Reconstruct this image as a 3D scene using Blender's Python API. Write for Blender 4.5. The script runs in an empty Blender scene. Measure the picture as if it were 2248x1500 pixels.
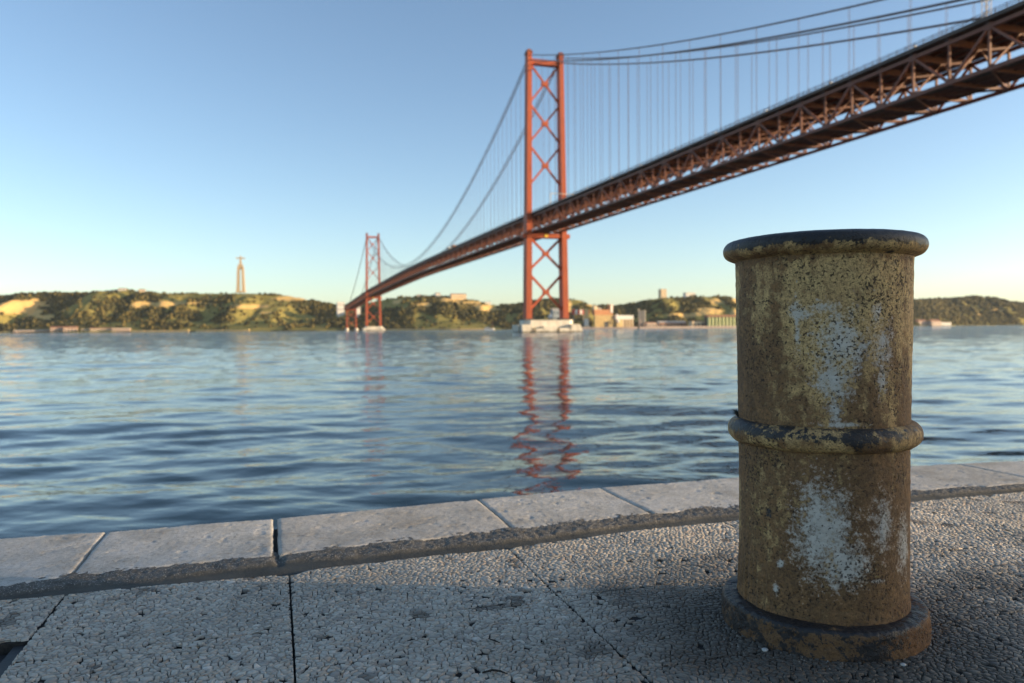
import bpy, bmesh, math, random
import numpy as np
from mathutils import Vector, Matrix, Euler

random.seed(7); RNG = np.random.default_rng(11)
S = bpy.context.scene
COL = S.collection
R = math.radians

# ------------------------------------------------------------------ camera, sky, sun, exposure
cam_d = bpy.data.cameras.new('camera'); cam = bpy.data.objects.new('camera', cam_d); COL.objects.link(cam)
cam_d.sensor_width = 36.0; cam_d.lens = 26.66
cam_d.clip_start = 0.05; cam_d.clip_end = 30000
cam.matrix_world = (Matrix.Translation((0, 0, 2.9)) @ Matrix.Rotation(R(90 - 0.998), 4, 'X')
                    @ Matrix.Rotation(R(-0.42), 4, 'Z'))
cam_d.dof.use_dof = True; cam_d.dof.focus_distance = 1.72; cam_d.dof.aperture_fstop = 3.8
cam_d.dof.aperture_blades = 9
S.camera = cam

SUN_EL = 9.0
SUN_H = Vector((0.995, -0.085, 0)).normalized()          # horizontal direction towards the sun
world = bpy.data.worlds.new('World'); S.world = world; world.use_nodes = True
wn = world.node_tree.nodes; wl = world.node_tree.links
sky = wn.new('ShaderNodeTexSky'); sky.sky_type = 'NISHITA'; sky.sun_disc = False
sky.sun_elevation = R(SUN_EL)
sky.sun_rotation = math.atan2(SUN_H.x, SUN_H.y)
sky.altitude = 0; sky.air_density = 0.80; sky.dust_density = 0.70; sky.ozone_density = 1.45
wl.new(sky.outputs[0], wn['Background'].inputs[0]); wn['Background'].inputs[1].default_value = 0.125

sun_d = bpy.data.lights.new('sun', 'SUN'); sun = bpy.data.objects.new('sun', sun_d); COL.objects.link(sun)
sun_d.energy = 3.9; sun_d.angle = R(0.53); sun_d.color = (1.0, 0.74, 0.45)
sdir = Vector((SUN_H.x * math.cos(R(SUN_EL)), SUN_H.y * math.cos(R(SUN_EL)), math.sin(R(SUN_EL))))
sun.rotation_euler = (-sdir).to_track_quat('-Z', 'Y').to_euler()

vs = S.view_settings
vs.view_transform = 'Standard'; vs.look = 'None'; vs.gamma = 1.0; vs.use_curve_mapping = False
vs.exposure = 1.17
S.cycles.max_bounces = 6; S.cycles.diffuse_bounces = 3; S.cycles.glossy_bounces = 3
S.cycles.sample_clamp_indirect = 6

# ------------------------------------------------------------------ numpy noise
def _h(ix, iy, iz, seed):
    n = (ix * 374761393 + iy * 668265263 + iz * 2147483647 * 3 + seed * 1274126177) & 0xFFFFFFFF
    n = ((n ^ (n >> 13)) * 1274126177) & 0xFFFFFFFF
    n = ((n ^ (n >> 16)) * 2246822519) & 0xFFFFFFFF
    return ((n ^ (n >> 15)) & 0xFFFFFF) / float(0xFFFFFF)
def vn(x, y, z=0.0, seed=0):
    x = np.asarray(x, float); y = np.asarray(y, float); z = np.asarray(z, float) + 0 * x
    ix = np.floor(x).astype(np.int64); iy = np.floor(y).astype(np.int64); iz = np.floor(z).astype(np.int64)
    fx, fy, fz = x - ix, y - iy, z - iz
    fx = fx * fx * (3 - 2 * fx); fy = fy * fy * (3 - 2 * fy); fz = fz * fz * (3 - 2 * fz)
    out = 0
    for dx in (0, 1):
        wx = fx if dx else 1 - fx
        for dy in (0, 1):
            wy = fy if dy else 1 - fy
            for dz in (0, 1):
                wz = fz if dz else 1 - fz
                out = out + wx * wy * wz * _h(ix + dx, iy + dy, iz + dz, seed)
    return out
def fbm(x, y, z=0.0, seed=0, octv=4):
    a, s, t = 0.5, 0.0, 0.0
    for k in range(octv):
        s = s + a * vn(x * 2**k, y * 2**k, np.asarray(z) * 2**k, seed + k * 17); t += a; a *= 0.5
    return s / t
def sstep(a, b, x):
    t = np.clip((np.asarray(x, float) - a) / (b - a), 0, 1); return t * t * (3 - 2 * t)

# ------------------------------------------------------------------ material helper
class Mat:
    def __init__(s, name, rough=0.7, spec=0.4):
        s.m = bpy.data.materials.new(name); s.m.use_nodes = True
        s.nt = s.m.node_tree; s.n = s.nt.nodes; s.l = s.nt.links
        s.p = s.n['Principled BSDF']; s.p.inputs['Roughness'].default_value = rough
        s.p.inputs['Specular IOR Level'].default_value = spec
        s._co = None
    def new(s, t, **kw):
        n = s.n.new(t)
        for k, v in kw.items(): setattr(n, k, v)
        return n
    def co(s, kind='Object'):
        if s._co is None: s._co = s.new('ShaderNodeTexCoord')
        return s._co.outputs[kind]
    def pos(s):
        return s.new('ShaderNodeNewGeometry').outputs['Position']
    def island(s):
        return s.new('ShaderNodeNewGeometry').outputs['Random Per Island']
    def objrand(s):
        return s.new('ShaderNodeObjectInfo').outputs['Random']
    def attr(s, name):
        n = s.new('ShaderNodeAttribute'); n.attribute_name = name; return n.outputs['Fac']
    def noise(s, scale, detail=4, rough=0.55, vec=None, stretch=None, dist=0.0):
        n = s.new('ShaderNodeTexNoise'); n.inputs['Scale'].default_value = scale
        n.inputs['Detail'].default_value = detail; n.inputs['Roughness'].default_value = rough
        n.inputs['Distortion'].default_value = dist
        v = vec if vec is not None else s.co()
        if stretch:
            mp = s.new('ShaderNodeMapping'); mp.inputs['Scale'].default_value = stretch
            s.l.new(v, mp.inputs[0]); v = mp.outputs[0]
        s.l.new(v, n.inputs['Vector']); return n.outputs['Fac']
    def voro(s, scale, feature='F1', vec=None, out='Distance'):
        n = s.new('ShaderNodeTexVoronoi'); n.feature = feature; n.inputs['Scale'].default_value = scale
        s.l.new(vec if vec is not None else s.co(), n.inputs['Vector']); return n.outputs[out]
    def ramp(s, fac, *stops):
        n = s.new('ShaderNodeValToRGB'); e = n.color_ramp.elements
        while len(e) < len(stops): e.new(0.5)
        for k, (p, c) in enumerate(stops):
            e[k].position = p
            e[k].color = (c, c, c, 1) if not hasattr(c, '__len__') else (*c, 1)
        s.l.new(fac, n.inputs[0]); return n.outputs[0]
    def mix(s, fac, a, b, mode='MIX'):
        n = s.new('ShaderNodeMix'); n.data_type = 'RGBA'; n.blend_type = mode
        for v, i in ((fac, 0), (a, 6), (b, 7)):
            if hasattr(v, 'is_linked'): s.l.new(v, n.inputs[i])
            elif i == 0: n.inputs[0].default_value = v
            else: n.inputs[i].default_value = (*v, 1)
        return n.outputs[2]
    def math(s, op, a, b=0.0, clamp=False):
        n = s.new('ShaderNodeMath'); n.operation = op; n.use_clamp = clamp
        for k, v in ((0, a), (1, b)):
            if hasattr(v, 'is_linked'): s.l.new(v, n.inputs[k])
            else: n.inputs[k].default_value = v
        return n.outputs[0]
    def col(s, c):
        if hasattr(c, 'is_linked'): s.l.new(c, s.p.inputs['Base Color'])
        else: s.p.inputs['Base Color'].default_value = (*c, 1)
        return s
    def rough(s, r): s.l.new(r, s.p.inputs['Roughness']); return s
    def bump(s, h, dist=0.01, strength=1.0):
        b = s.new('ShaderNodeBump'); b.inputs['Distance'].default_value = dist
        b.inputs['Strength'].default_value = strength
        s.l.new(h, b.inputs['Height']); s.l.new(b.outputs[0], s.p.inputs['Normal']); return s

def plain(name, c1, c2, scale=1.0, rough=0.7, bump=0.0, metal=0.0, spec=0.4):
    m = Mat(name, rough, spec)
    n = m.noise(scale, 5, 0.6)
    m.col(m.ramp(n, (0.3, c1), (0.7, c2)))
    if bump: m.bump(n, bump)
    m.p.inputs['Metallic'].default_value = metal
    return m.m

# ------------------------------------------------------------------ object helpers
def tag(o, label=None, cat=None, group=None, kind=None):
    if label: o['label'] = label
    if cat: o['category'] = cat
    if group: o['group'] = group
    if kind: o['kind'] = kind
    return o
def empty(name, loc=(0, 0, 0), rz=0.0, parent=None):
    o = bpy.data.objects.new(name, None); COL.objects.link(o); o.location = loc
    o.rotation_euler = (0, 0, rz); o.parent = parent; o.empty_display_size = 0.2
    return o
def mesh_obj(name, verts, faces, mat, parent=None, smooth=False, loc=None):
    me = bpy.data.meshes.new(name)
    me.from_pydata([tuple(v) for v in verts], [], [tuple(f) for f in faces]); me.update()
    if smooth: me.shade_smooth()
    if mat: me.materials.append(mat)
    o = bpy.data.objects.new(name, me); COL.objects.link(o); o.parent = parent
    if loc: o.location = loc
    return o
def np_obj(name, V, Fq, mat, parent=None, smooth=False):
    """V (n,3) float, Fq (m,k) int of constant k"""
    V = np.ascontiguousarray(V, np.float32); Fq = np.ascontiguousarray(Fq, np.int32)
    me = bpy.data.meshes.new(name); k = Fq.shape[1]; m = Fq.shape[0]
    me.vertices.add(len(V)); me.vertices.foreach_set('co', V.ravel())
    me.loops.add(m * k); me.loops.foreach_set('vertex_index', Fq.ravel())
    me.polygons.add(m); me.polygons.foreach_set('loop_start', np.arange(0, m * k, k, dtype=np.int32))
    me.polygons.foreach_set('loop_total', np.full(m, k, np.int32))
    me.update(calc_edges=True); me.validate()
    if smooth: me.shade_smooth()
    if mat: me.materials.append(mat)
    o = bpy.data.objects.new(name, me); COL.objects.link(o); o.parent = parent
    return o
def fattr(o, name, arr):
    a = o.data.attributes.new(name, 'FLOAT', 'POINT'); a.data.foreach_set('value', np.ascontiguousarray(arr, np.float32).ravel())
def grid_faces(nu, nv, wrap=False):
    i = np.arange(nu if wrap else nu - 1)[:, None]; j = np.arange(nv - 1)[None, :]
    i2 = (i + 1) % nu
    return np.stack([i * nv + j, i2 * nv + j, i2 * nv + j + 1, i * nv + j + 1], -1).reshape(-1, 4)
class MB:
    def __init__(s): s.v = []; s.f = []
    def add(s, V, F):
        b = len(s.v); s.v += [tuple(p) for p in V]; s.f += [tuple(b + i for i in f) for f in F]; return s
    def box(s, x0, x1, y0, y1, z0, z1):
        V = [(x0, y0, z0), (x1, y0, z0), (x1, y1, z0), (x0, y1, z0), (x0, y0, z1), (x1, y0, z1), (x1, y1, z1), (x0, y1, z1)]
        return s.add(V, [(0, 3, 2, 1), (4, 5, 6, 7), (0, 1, 5, 4), (1, 2, 6, 5), (2, 3, 7, 6), (3, 0, 4, 7)])
    def taper(s, c0, s0, c1, s1):
        V = []
        for c, q in ((c0, s0), (c1, s1)):
            for a, b in ((-1, -1), (1, -1), (1, 1), (-1, 1)): V.append((c[0] + a * q[0] / 2, c[1] + b * q[1] / 2, c[2]))
        return s.add(V, [(0, 3, 2, 1), (4, 5, 6, 7), (0, 1, 5, 4), (1, 2, 6, 5), (2, 3, 7, 6), (3, 0, 4, 7)])
    def beam(s, p, q, w, h):
        p = Vector(p); q = Vector(q); d = (q - p).normalized()
        up = Vector((0, 0, 1)) if abs(d.z) < 0.98 else Vector((0, 1, 0))
        a = d.cross(up).normalized() * (w / 2); b = a.cross(d).normalized() * (h / 2)
        V = [p - a - b, p + a - b, p + a + b, p - a + b, q - a - b, q + a - b, q + a + b, q - a + b]
        return s.add(V, [(0, 1, 2, 3), (7, 6, 5, 4), (0, 4, 5, 1), (1, 5, 6, 2), (2, 6, 7, 3), (3, 7, 4, 0)])
    def tube(s, pts, r, n=8):
        pts = [Vector(p) for p in pts]; rings = []
        for k, p in enumerate(pts):
            d = (pts[min(k + 1, len(pts) - 1)] - pts[max(k - 1, 0)]).normalized()
            up = Vector((0, 0, 1)) if abs(d.z) < 0.9 else Vector((1, 0, 0))
            a = d.cross(up).normalized(); b = a.cross(d)
            rr = r[k] if hasattr(r, '__len__') else r
            rings.append([p + rr * (math.cos(2 * math.pi * j / n) * a + math.sin(2 * math.pi * j / n) * b) for j in range(n)])
        V = [v for ring in rings for v in ring]; F = []
        for k in range(len(pts) - 1):
            for j in range(n):
                F.append((k * n + j, k * n + (j + 1) % n, (k + 1) * n + (j + 1) % n, (k + 1) * n + j))
        F.append(tuple(range(n - 1, -1, -1))); F.append(tuple((len(pts) - 1) * n + j for j in range(n)))
        return s.add(V, F)
    def cyl(s, x, y, z0, z1, r0, r1=None, n=16):
        return s.tube([(x, y, z0), (x, y, z1)], [r0, r0 if r1 is None else r1], n)
    def prism(s, poly, z0, z1):
        n = len(poly)
        V = [(p[0], p[1], z0) for p in poly] + [(p[0], p[1], z1) for p in poly]
        F = [tuple(range(n - 1, -1, -1)), tuple(range(n, 2 * n))] + [(k, (k + 1) % n, n + (k + 1) % n, n + k) for k in range(n)]
        return s.add(V, F)
    def build(s, name, mat, parent=None, smooth=False, loc=None):
        return mesh_obj(name, s.v, s.f, mat, parent, smooth, loc)
def inst(o, loc=None, scale=None, parent=None, rot=None, name=None):
    c = o.copy(); COL.objects.link(c)
    if parent is not None: c.parent = parent
    if loc is not None: c.location = loc
    if scale is not None: c.scale = scale
    if rot is not None: c.rotation_euler = rot
    return c

# ================================================================== WATER
def build_water():
    rows = [6.5]
    while rows[-1] < 9000: rows.append(rows[-1] * 1.0085 + 0.004)
    rows = np.array(rows)
    th = np.concatenate([np.linspace(-80, -42, 40, endpoint=False), np.linspace(-42, 42, 400), np.linspace(42.5, 80, 40)])
    th = np.radians(th)
    r, t = np.meshgrid(rows, th)                       # (cols, rows)
    X = r * np.sin(t); Y = r * np.cos(t)
    dr = r * 0.0085
    Z = np.zeros_like(X)
    rng = np.random.default_rng(5)
    base = math.radians(100)                           # main travel direction, roughly square to the quay
    N = 90
    for k in range(N):
        lam = 0.38 * (16.0 / 0.38) ** (k / (N - 1)) * rng.uniform(0.9, 1.1)
        a = base + rng.normal(0, 0.50)
        kx, ky = math.cos(a) * 2 * math.pi / lam, math.sin(a) * 2 * math.pi / lam
        slope = 0.0082 * (1.0 if lam < 3.5 else (3.5 / lam) ** 0.75) * (1.0 if lam > 0.9 else 0.75)
        amp = slope * lam / (2 * math.pi) * 1.414
        att = sstep(1.4, 3.2, lam / dr)
        ph = rng.uniform(0, 6.283)
        # slow drift of the phase breaks the wave trains up
        wob = 1.6 * np.sin(X * 0.045 / max(lam, 1) ** 0.5 + k) + 1.3 * np.sin(Y * 0.035 + X * 0.02 + 2.1 * k)
        Z += amp * att * np.sin(kx * X + ky * Y + ph + wob)
    gust = 0.55 + 0.9 * fbm(X * 0.03, Y * 0.06, 0, 3, 3)
    Z *= gust
    V = np.stack([X, Y, Z], -1).reshape(-1, 3)
    m = Mat('river_water', 0.035, 0.5)
    m.p.inputs['IOR'].default_value = 1.333
    p = m.pos()
    n1 = m.noise(1.9, 3, 0.5, p, (0.55, 1.0, 1.0))
    n2 = m.noise(6.5, 2, 0.5, p, (0.6, 1.0, 1.0))
    n3 = m.noise(0.16, 3, 0.5, p, (0.5, 1.0, 1.0))
    lod = m.attr('far')
    h = m.math('ADD', m.math('MULTIPLY', n1, m.math('ADD', m.math('MULTIPLY', lod, 0.26), 0.028)), m.math('MULTIPLY', n2, 0.005))
    h = m.math('ADD', h, m.math('MULTIPLY', n3, 0.12))
    m.bump(h, 1.0, 1.0)
    m.col((0.012, 0.030, 0.036))
    o = np_obj('river', V, grid_faces(len(th), len(rows)), m.m, smooth=True)
    fattr(o, 'far', sstep(28, 220, r))
    tag(o, kind='structure')
build_water()

# ================================================================== FAR SHORE
SHX = [-2600, -1400, -430, -150, 300, 700, 1300, 2000, 3400, 5000]; SHY = [2050, 2000, 1990, 1960, 1990, 2060, 2600, 3200, 3900, 4300]
RIDGE = [(-3400, 90), (-2500, 100), (-1992, 108), (-1751, 115.3), (-1527, 114.6), (-1443, 123.4), (-1346, 122.5), (-1251, 123.2), (-1155, 131.9), (-1074, 121.8), (-952, 119.5), (-843, 118.6), (-761, 118), (-667, 110.5), (-626, 103.4), (-572, 89.5), (-518, 79.6), (-450, 83.2), (-368, 98.5), (-313, 103.2), (-232, 104.9), (-164, 100.1), (-85, 86.3), (-51, 76.8), (9, 79.1), (49, 85.6), (116, 94.7), (197, 91.6), (238, 75.3), (299, 70.9), (362, 80.3), (404, 89.8), (446, 96.6), (517, 97.9), (604, 100.7), (662, 99.4), (691, 92.4), (849, 93.9), (1082, 97.3), (1355, 104.6), (1726, 116), (2040, 132), (2160, 142.1), (2316, 135.7), (2387, 116.9), (2506, 118.2), (3056, 116.9), (3937, 106.4), (5000, 90)]
RX = np.array([p[0] for p in RIDGE], float); RH = np.array([p[1] for p in RIDGE], float) - 6.0
def shore(X): return np.interp(X, SHX, SHY)
def hill_h(X, Y):
    X = np.asarray(X, float); Y = np.asarray(Y, float)
    d = Y - shore(X)
    top = np.interp(X, RX, RH)
    spur = (fbm(X / 150.0, 0 * X + 3.3, 0, 41, 3) - 0.5) * 120 + (fbm(X / 45.0, d / 120.0, 0, 43, 3) - 0.5) * 50
    flat = np.where((X > 90) & (X < 720), 66.0, 26.0)
    q = np.clip((d - flat + spur * sstep(20, 120, d) * (1 - sstep(200, 262, d))) / (262 - flat), 0, 1)
    prof = np.where(q < 1, q ** 0.85, 1.0)
    h = 2.6 + (top - 2.6) * prof
    h = h + (fbm(X / 22.0, Y / 22.0, 0, 9, 3) - 0.5) * 7 * sstep(0.02, 0.3, q) * (1 - 0.7 * sstep(0.9, 1.0, q))
    for bx, bh, rx, rh in BARE:
        g = np.exp(-((X - bx) / (rx * 1.1)) ** 2) * sstep(40, 90, d) * (1 - sstep(215, 255, d))
        h = h - np.clip(.42 * (X - bx), -11, 11) * g
    h = np.where(d > 270, h - (d - 270) * 0.10, h)
    h = np.where(d < 0, np.maximum(-3.0, 2.6 + d * 1.2), h)
    return h
BARE = [(-1400, 76, 55, 20), (-1400, 62, 48, 9), (-1347, 55, 30, 10), (-1295, 42, 34, 7), (-1051, 78, 32, 8), (-987, 79, 52, 8), (-900, 80, 40, 3), (-750, 70, 48, 5), (-174, 87, 40, 6),
        (-86, 65, 34, 6), (-244, 71, 30, 5), (-60, 54, 40, 5), (-130, 76, 40, 5), (163, 64, 16, 22), (486, 37, 42, 5), (575, 49, 36, 9), (533, 40, 26, 5), (655, 43, 20, 9), (2046, 50, 26, 6), (2194, 67, 40, 6), (-1256, 62, 12, 4), (-690, 52, 22, 3), (-640, 96, 60, 7), (-330, 83, 16, 6), (610, 78, 22, 8), (690, 80, 26, 12), (230, 66, 18, 5)]
def bare_mask(X, H):
    X = np.asarray(X, float); m = np.zeros_like(X)
    wx = (fbm(X / 16.0, H / 7.0, 0, 5, 3) - 0.5)
    for bx, bh, rx, rh in BARE:
        m = np.maximum(m, 1.25 - np.sqrt(((X - bx) / rx) ** 2 + ((H - bh) / (rh * 1.15)) ** 2) + wx * 1.1)
    return sstep(0.12, 0.35, m)
def meadow_mask(X, Y):
    a = fbm(X / 60.0, Y / 60.0, 0, 61, 3)
    extra = np.exp(-((np.asarray(X) + 640) / 190.0) ** 2) * 0.16 + np.exp(-((np.asarray(X) + 960) / 110.0) ** 2) * 0.13 + np.exp(-((np.asarray(X) + 90) / 130.0) ** 2) * 0.09
    return sstep(0.56, 0.62, a + extra - 0.14 * (np.asarray(X) > 1250))

def build_hills():
    xs = np.concatenate([np.arange(-3300, -1700, 25), np.arange(-1700, 900, 6.0), np.arange(900, 2700, 10), np.arange(2700, 4900, 40)])
    ds = np.concatenate([[-8, -2, 0, 2], np.arange(8, 300, 6.0), np.arange(300, 900, 60), [1200, 2000]])
    X, D = np.meshgrid(xs, ds, indexing='ij'); Y = shore(X) + D
    H = hill_h(X, Y); b = bare_mask(X, H) * (D > 20); md = meadow_mask(X, Y)
    # quarry steps in the bare cuts
    H = H + b * ((fbm(X / 9.0, H / 3.0, 0, 77, 2) - 0.5) * 5)
    m = Mat('hillside_ground', 0.95, 0.1)
    n = m.noise(0.05, 5, 0.6, m.pos()); n2 = m.noise(0.25, 4, 0.6, m.pos())
    grass = m.ramp(n, (0.3, (0.15, 0.14, 0.04)), (0.5, (0.32, 0.26, 0.075)), (0.72, (0.22, 0.20, 0.06)))
    scrub = m.ramp(n2, (0.35, (0.055, 0.06, 0.025)), (0.7, (0.15, 0.13, 0.05)))
    rock = m.ramp(n2, (0.3, (0.50, 0.32, 0.11)), (0.55, (0.72, 0.48, 0.18)), (0.8, (0.58, 0.38, 0.14)))
    c = m.mix(m.attr('meadow'), scrub, grass); c = m.mix(m.attr('bare'), c, rock)
    m.col(c)
    o = np_obj('hills', np.stack([X, Y, H], -1).reshape(-1, 3), grid_faces(len(xs), len(ds)), m.m, smooth=True)
    fattr(o, 'bare', b); fattr(o, 'meadow', md); tag(o, kind='structure')
build_hills()

def build_wood():
    bm = bmesh.new(); bmesh.ops.create_icosphere(bm, subdivisions=1, radius=1.0)
    bv = np.array([v.co[:] for v in bm.verts]); bf = np.array([[v.index for v in f.verts] for f in bm.faces]); bm.free()
    temps = []
    for k in range(6):
        n = bv.copy(); q = fbm(n[:, 0] * 1.6 + k * 7, n[:, 1] * 1.6, n[:, 2] * 1.6, 90 + k, 3)
        j = RNG.uniform(0.70, 1.25, len(n))
        n *= ((0.45 + 1.1 * q) * j)[:, None]; temps.append(n)
    N = 24000
    X = np.concatenate([RNG.uniform(-1620, 760, int(N * .74)), RNG.uniform(1350, 2700, int(N * .26))])
    D = 22 + 262 * RNG.uniform(0, 1, len(X)) ** 0.9
    Y = shore(X) + D; H = hill_h(X, Y)
    keep = (bare_mask(X, H) < 0.3) & ~((X > 90) & (X < 720) & (D < 72)) & ~((X < -980) & (X > -1330) & (D < 40))
    keep &= (meadow_mask(X, Y) < 0.5) | (RNG.uniform(0, 1, len(X)) < 0.10)
    keep &= ~((np.abs(X + 780) < 26) & (D > 190))
    X, Y, H, D = X[keep], Y[keep], H[keep], D[keep]
    n = len(X)
    rad = RNG.uniform(2.0, 5.0, n) * (0.7 + 0.7 * vn(X / 30, Y / 30, 0, 88)) * np.where(Y > 2300, 1.25, 1.0) * np.where(D > 225, 0.72, 1.0)
    hs = RNG.uniform(0.75, 1.3, n); ang = RNG.uniform(0, 6.283, n); tk = RNG.integers(0, 6, n)
    Vs = []; nv = len(bv)
    T = np.stack(temps)[tk]                              # (n,nv,3)
    ca, sa = np.cos(ang)[:, None], np.sin(ang)[:, None]
    px = (T[:, :, 0] * ca - T[:, :, 1] * sa) * rad[:, None] + X[:, None]
    py = (T[:, :, 0] * sa + T[:, :, 1] * ca) * rad[:, None] + Y[:, None]
    pz = T[:, :, 2] * (rad * hs)[:, None] + (H + rad * hs * 0.55)[:, None]
    V = np.stack([px, py, pz], -1).reshape(-1, 3)
    # lighter mesh: drop the underside
    up = bv[bf].mean(1)[:, 2] > -0.45
    f = bf[up]
    Fq = (f[None] + (np.arange(n) * nv)[:, None, None]).reshape(-1, 3)
    m = Mat('tree_foliage', 0.9, 0.15)
    m.col(m.ramp(m.island(), (0.0, (0.034, 0.036, 0.016)), (0.35, (0.075, 0.068, 0.025)), (0.7, (0.13, 0.105, 0.036)), (1.0, (0.19, 0.145, 0.045))))
    o = np_obj('woodland', V, Fq, m.m)
    tag(o, 'dark green woodland covering the hills of the far shore', 'woodland', kind='stuff')
build_wood()

# ---- far buildings
M_cream = plain('cream_render', (0.62, 0.47, 0.29), (0.74, 0.58, 0.38), 0.15)
M_white = plain('white_render', (0.70, 0.66, 0.58), (0.80, 0.77, 0.70), 0.15)
M_pink = plain('pink_render', (0.55, 0.40, 0.30), (0.66, 0.50, 0.38), 0.15)
M_ochre = plain('ochre_concrete', (0.58, 0.40, 0.17), (0.70, 0.52, 0.24), 0.12)
M_orange = plain('orange_cladding', (0.55, 0.22, 0.08), (0.62, 0.28, 0.11), 0.12)
M_red = plain('red_paint', (0.42, 0.05, 0.03), (0.5, 0.08, 0.04), 0.2)
M_tile = plain('roof_tile', (0.30, 0.15, 0.09), (0.40, 0.21, 0.12), 0.4)
M_greyroof = plain('grey_sheet_roof', (0.34, 0.31, 0.27), (0.46, 0.42, 0.36), 0.2)
M_dark = plain('dark_opening', (0.025, 0.025, 0.028), (0.045, 0.045, 0.05), 0.4, 0.4)
M_green = plain('pale_green_paint', (0.46, 0.50, 0.22), (0.56, 0.58, 0.30), 0.2)
M_blueg = plain('blue_grey_sheet', (0.22, 0.27, 0.30), (0.30, 0.35, 0.38), 0.2)
M_grey = plain('grey_concrete', (0.34, 0.30, 0.24), (0.46, 0.40, 0.32), 0.15)

def building(name, label, cat, X0, X1, Y, z1, mat, roofmat, depth=22, gable=0, wins=None, group=None, z0=None, rz=None):
    cx = (X0 + X1) / 2; w = X1 - X0
    base = (float(hill_h(cx, Y)) - 2.0) if z0 is None else z0
    e = empty(name, (cx, Y, base)); tag(e, label, cat, group)
    e.rotation_euler.z = R(20) if rz is None else rz
    h = z1 - base
    MB().box(-w / 2, w / 2, 0, depth, 0, h - gable).build('wall', mat, e)
    r = MB()
    if gable:
        hw = w / 2 + 0.4; b = h - gable + 0.02
        V = [(-hw, -.4, b), (hw, -.4, b), (hw, depth + .4, b), (-hw, depth + .4, b), (-hw, depth / 2, b + gable), (hw, depth / 2, b + gable)]
        r.add(V, [(0, 3, 2, 1), (0, 1, 5, 4), (2, 3, 4, 5), (0, 4, 3), (1, 2, 5)])
    else:
        r.box(-w / 2 - .3, w / 2 + .3, -.3, depth + .3, h + 0.02, h + 0.7)
    r.build('roof', roofmat, e)
    if wins:
        cols, rws, ww, wh = wins
        for i in range(cols):
            for j in range(rws):
                x = -w / 2 + (i + .5) * w / cols; z = (j + .5) * (h - gable) / rws
                MB().box(x - ww / 2, x + ww / 2, -0.25, 0.1, z - wh / 2, z + wh / 2).build('window', M_dark, e)
    return e
# hilltop houses
building('house', 'small white house at left end of the crest right of the far tower', 'house', -276, -265, 2226, 104, M_white, M_tile, 12, 3, (2, 1, 2, 3))
building('house', 'white house in the middle of the crest right of the far tower', 'house', -222, -208, 2220, 108.5, M_white, M_tile, 12, 3, (3, 1, 2, 3))
building('long_house', 'long pale building on the crest between the two bridge towers', 'house', -177, -131, 2213, 105.5, M_cream, M_tile, 14, 3, (8, 1, 2, 3))
building('house', 'small pale house low on the shoulder left of the near tower', 'house', -78, -60, 2219, 81.5, M_white, M_greyroof, 12, 2, (3, 1, 2, 2.5))
building('apartment_block', 'tall cream tower block on the hill crest left of the bollard', 'building', 448, 467, 2281, 117, M_cream, M_greyroof, 16, 0, (4, 5, 2, 2.2))
building('apartment_block', 'wide low white block on the hill crest beside the bollard', 'building', 525, 558, 2296, 106.5, M_white, M_greyroof, 16, 0, (6, 2, 2.6, 2.2))
building('house', 'pinkish white house on the highest point of the left hill', 'house', -1166, -1145, 2251, 131, M_white, M_tile, 14, 3, (4, 1, 2, 3))
building('house', 'small pale house right of the left hill summit', 'house', -1105, -1088, 2251, 127.5, M_cream, M_tile, 12, 3, (3, 1, 2, 3))
building('hillside_house', 'white stepped building left of where the bridge reaches land', 'house', -492, -472, 2141, 79.6, M_white, M_greyroof, 18, 0, (4, 3, 2.5, 2.5))
building('hillside_house', 'small white building under the far end of the bridge deck', 'house', -431, -421, 2110, 72, M_white, M_greyroof, 12, 0, (2, 2, 2, 2))
# left shore
building('quay_shed', 'long low pale quay building at far left of the shore', 'warehouse', -1313, -1223, 2009, 8, M_pink, M_greyroof, 14, 2, (12, 1, 3, 3), z0=1.5)
for k, x in enumerate((-1206, -1172)):
    building('gabled_warehouse', ('pinkish gabled warehouse, left of the pair on the left shore', 'pinkish gabled warehouse, right of the pair on the left shore')[k], 'warehouse', x - 16, x + 16, 2013, 16.5, M_pink, M_tile, 22, 5, (4, 1, 3.5, 5), 'gabled warehouses on the left shore', z0=1.5, rz=R(25))
building('boat_shed', 'small square cream shed between the warehouses on left shore', 'shed', -1137, -1118, 2005, 9.5, M_cream, M_greyroof, 14, 0, (2, 1, 4, 4), z0=1.5)
building('long_warehouse', 'long cream warehouse at the foot of the wooded left hill', 'warehouse', -1113, -1058, 2006, 12.5, M_cream, M_tile, 18, 3, (9, 1, 3, 4), z0=1.5)
building('long_warehouse', 'lower flat roofed warehouse joined to the long cream one', 'warehouse', -1056, -1013, 2007, 10.5, M_pink, M_greyroof, 18, 0, (7, 1, 3, 4), z0=1.5)
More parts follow.
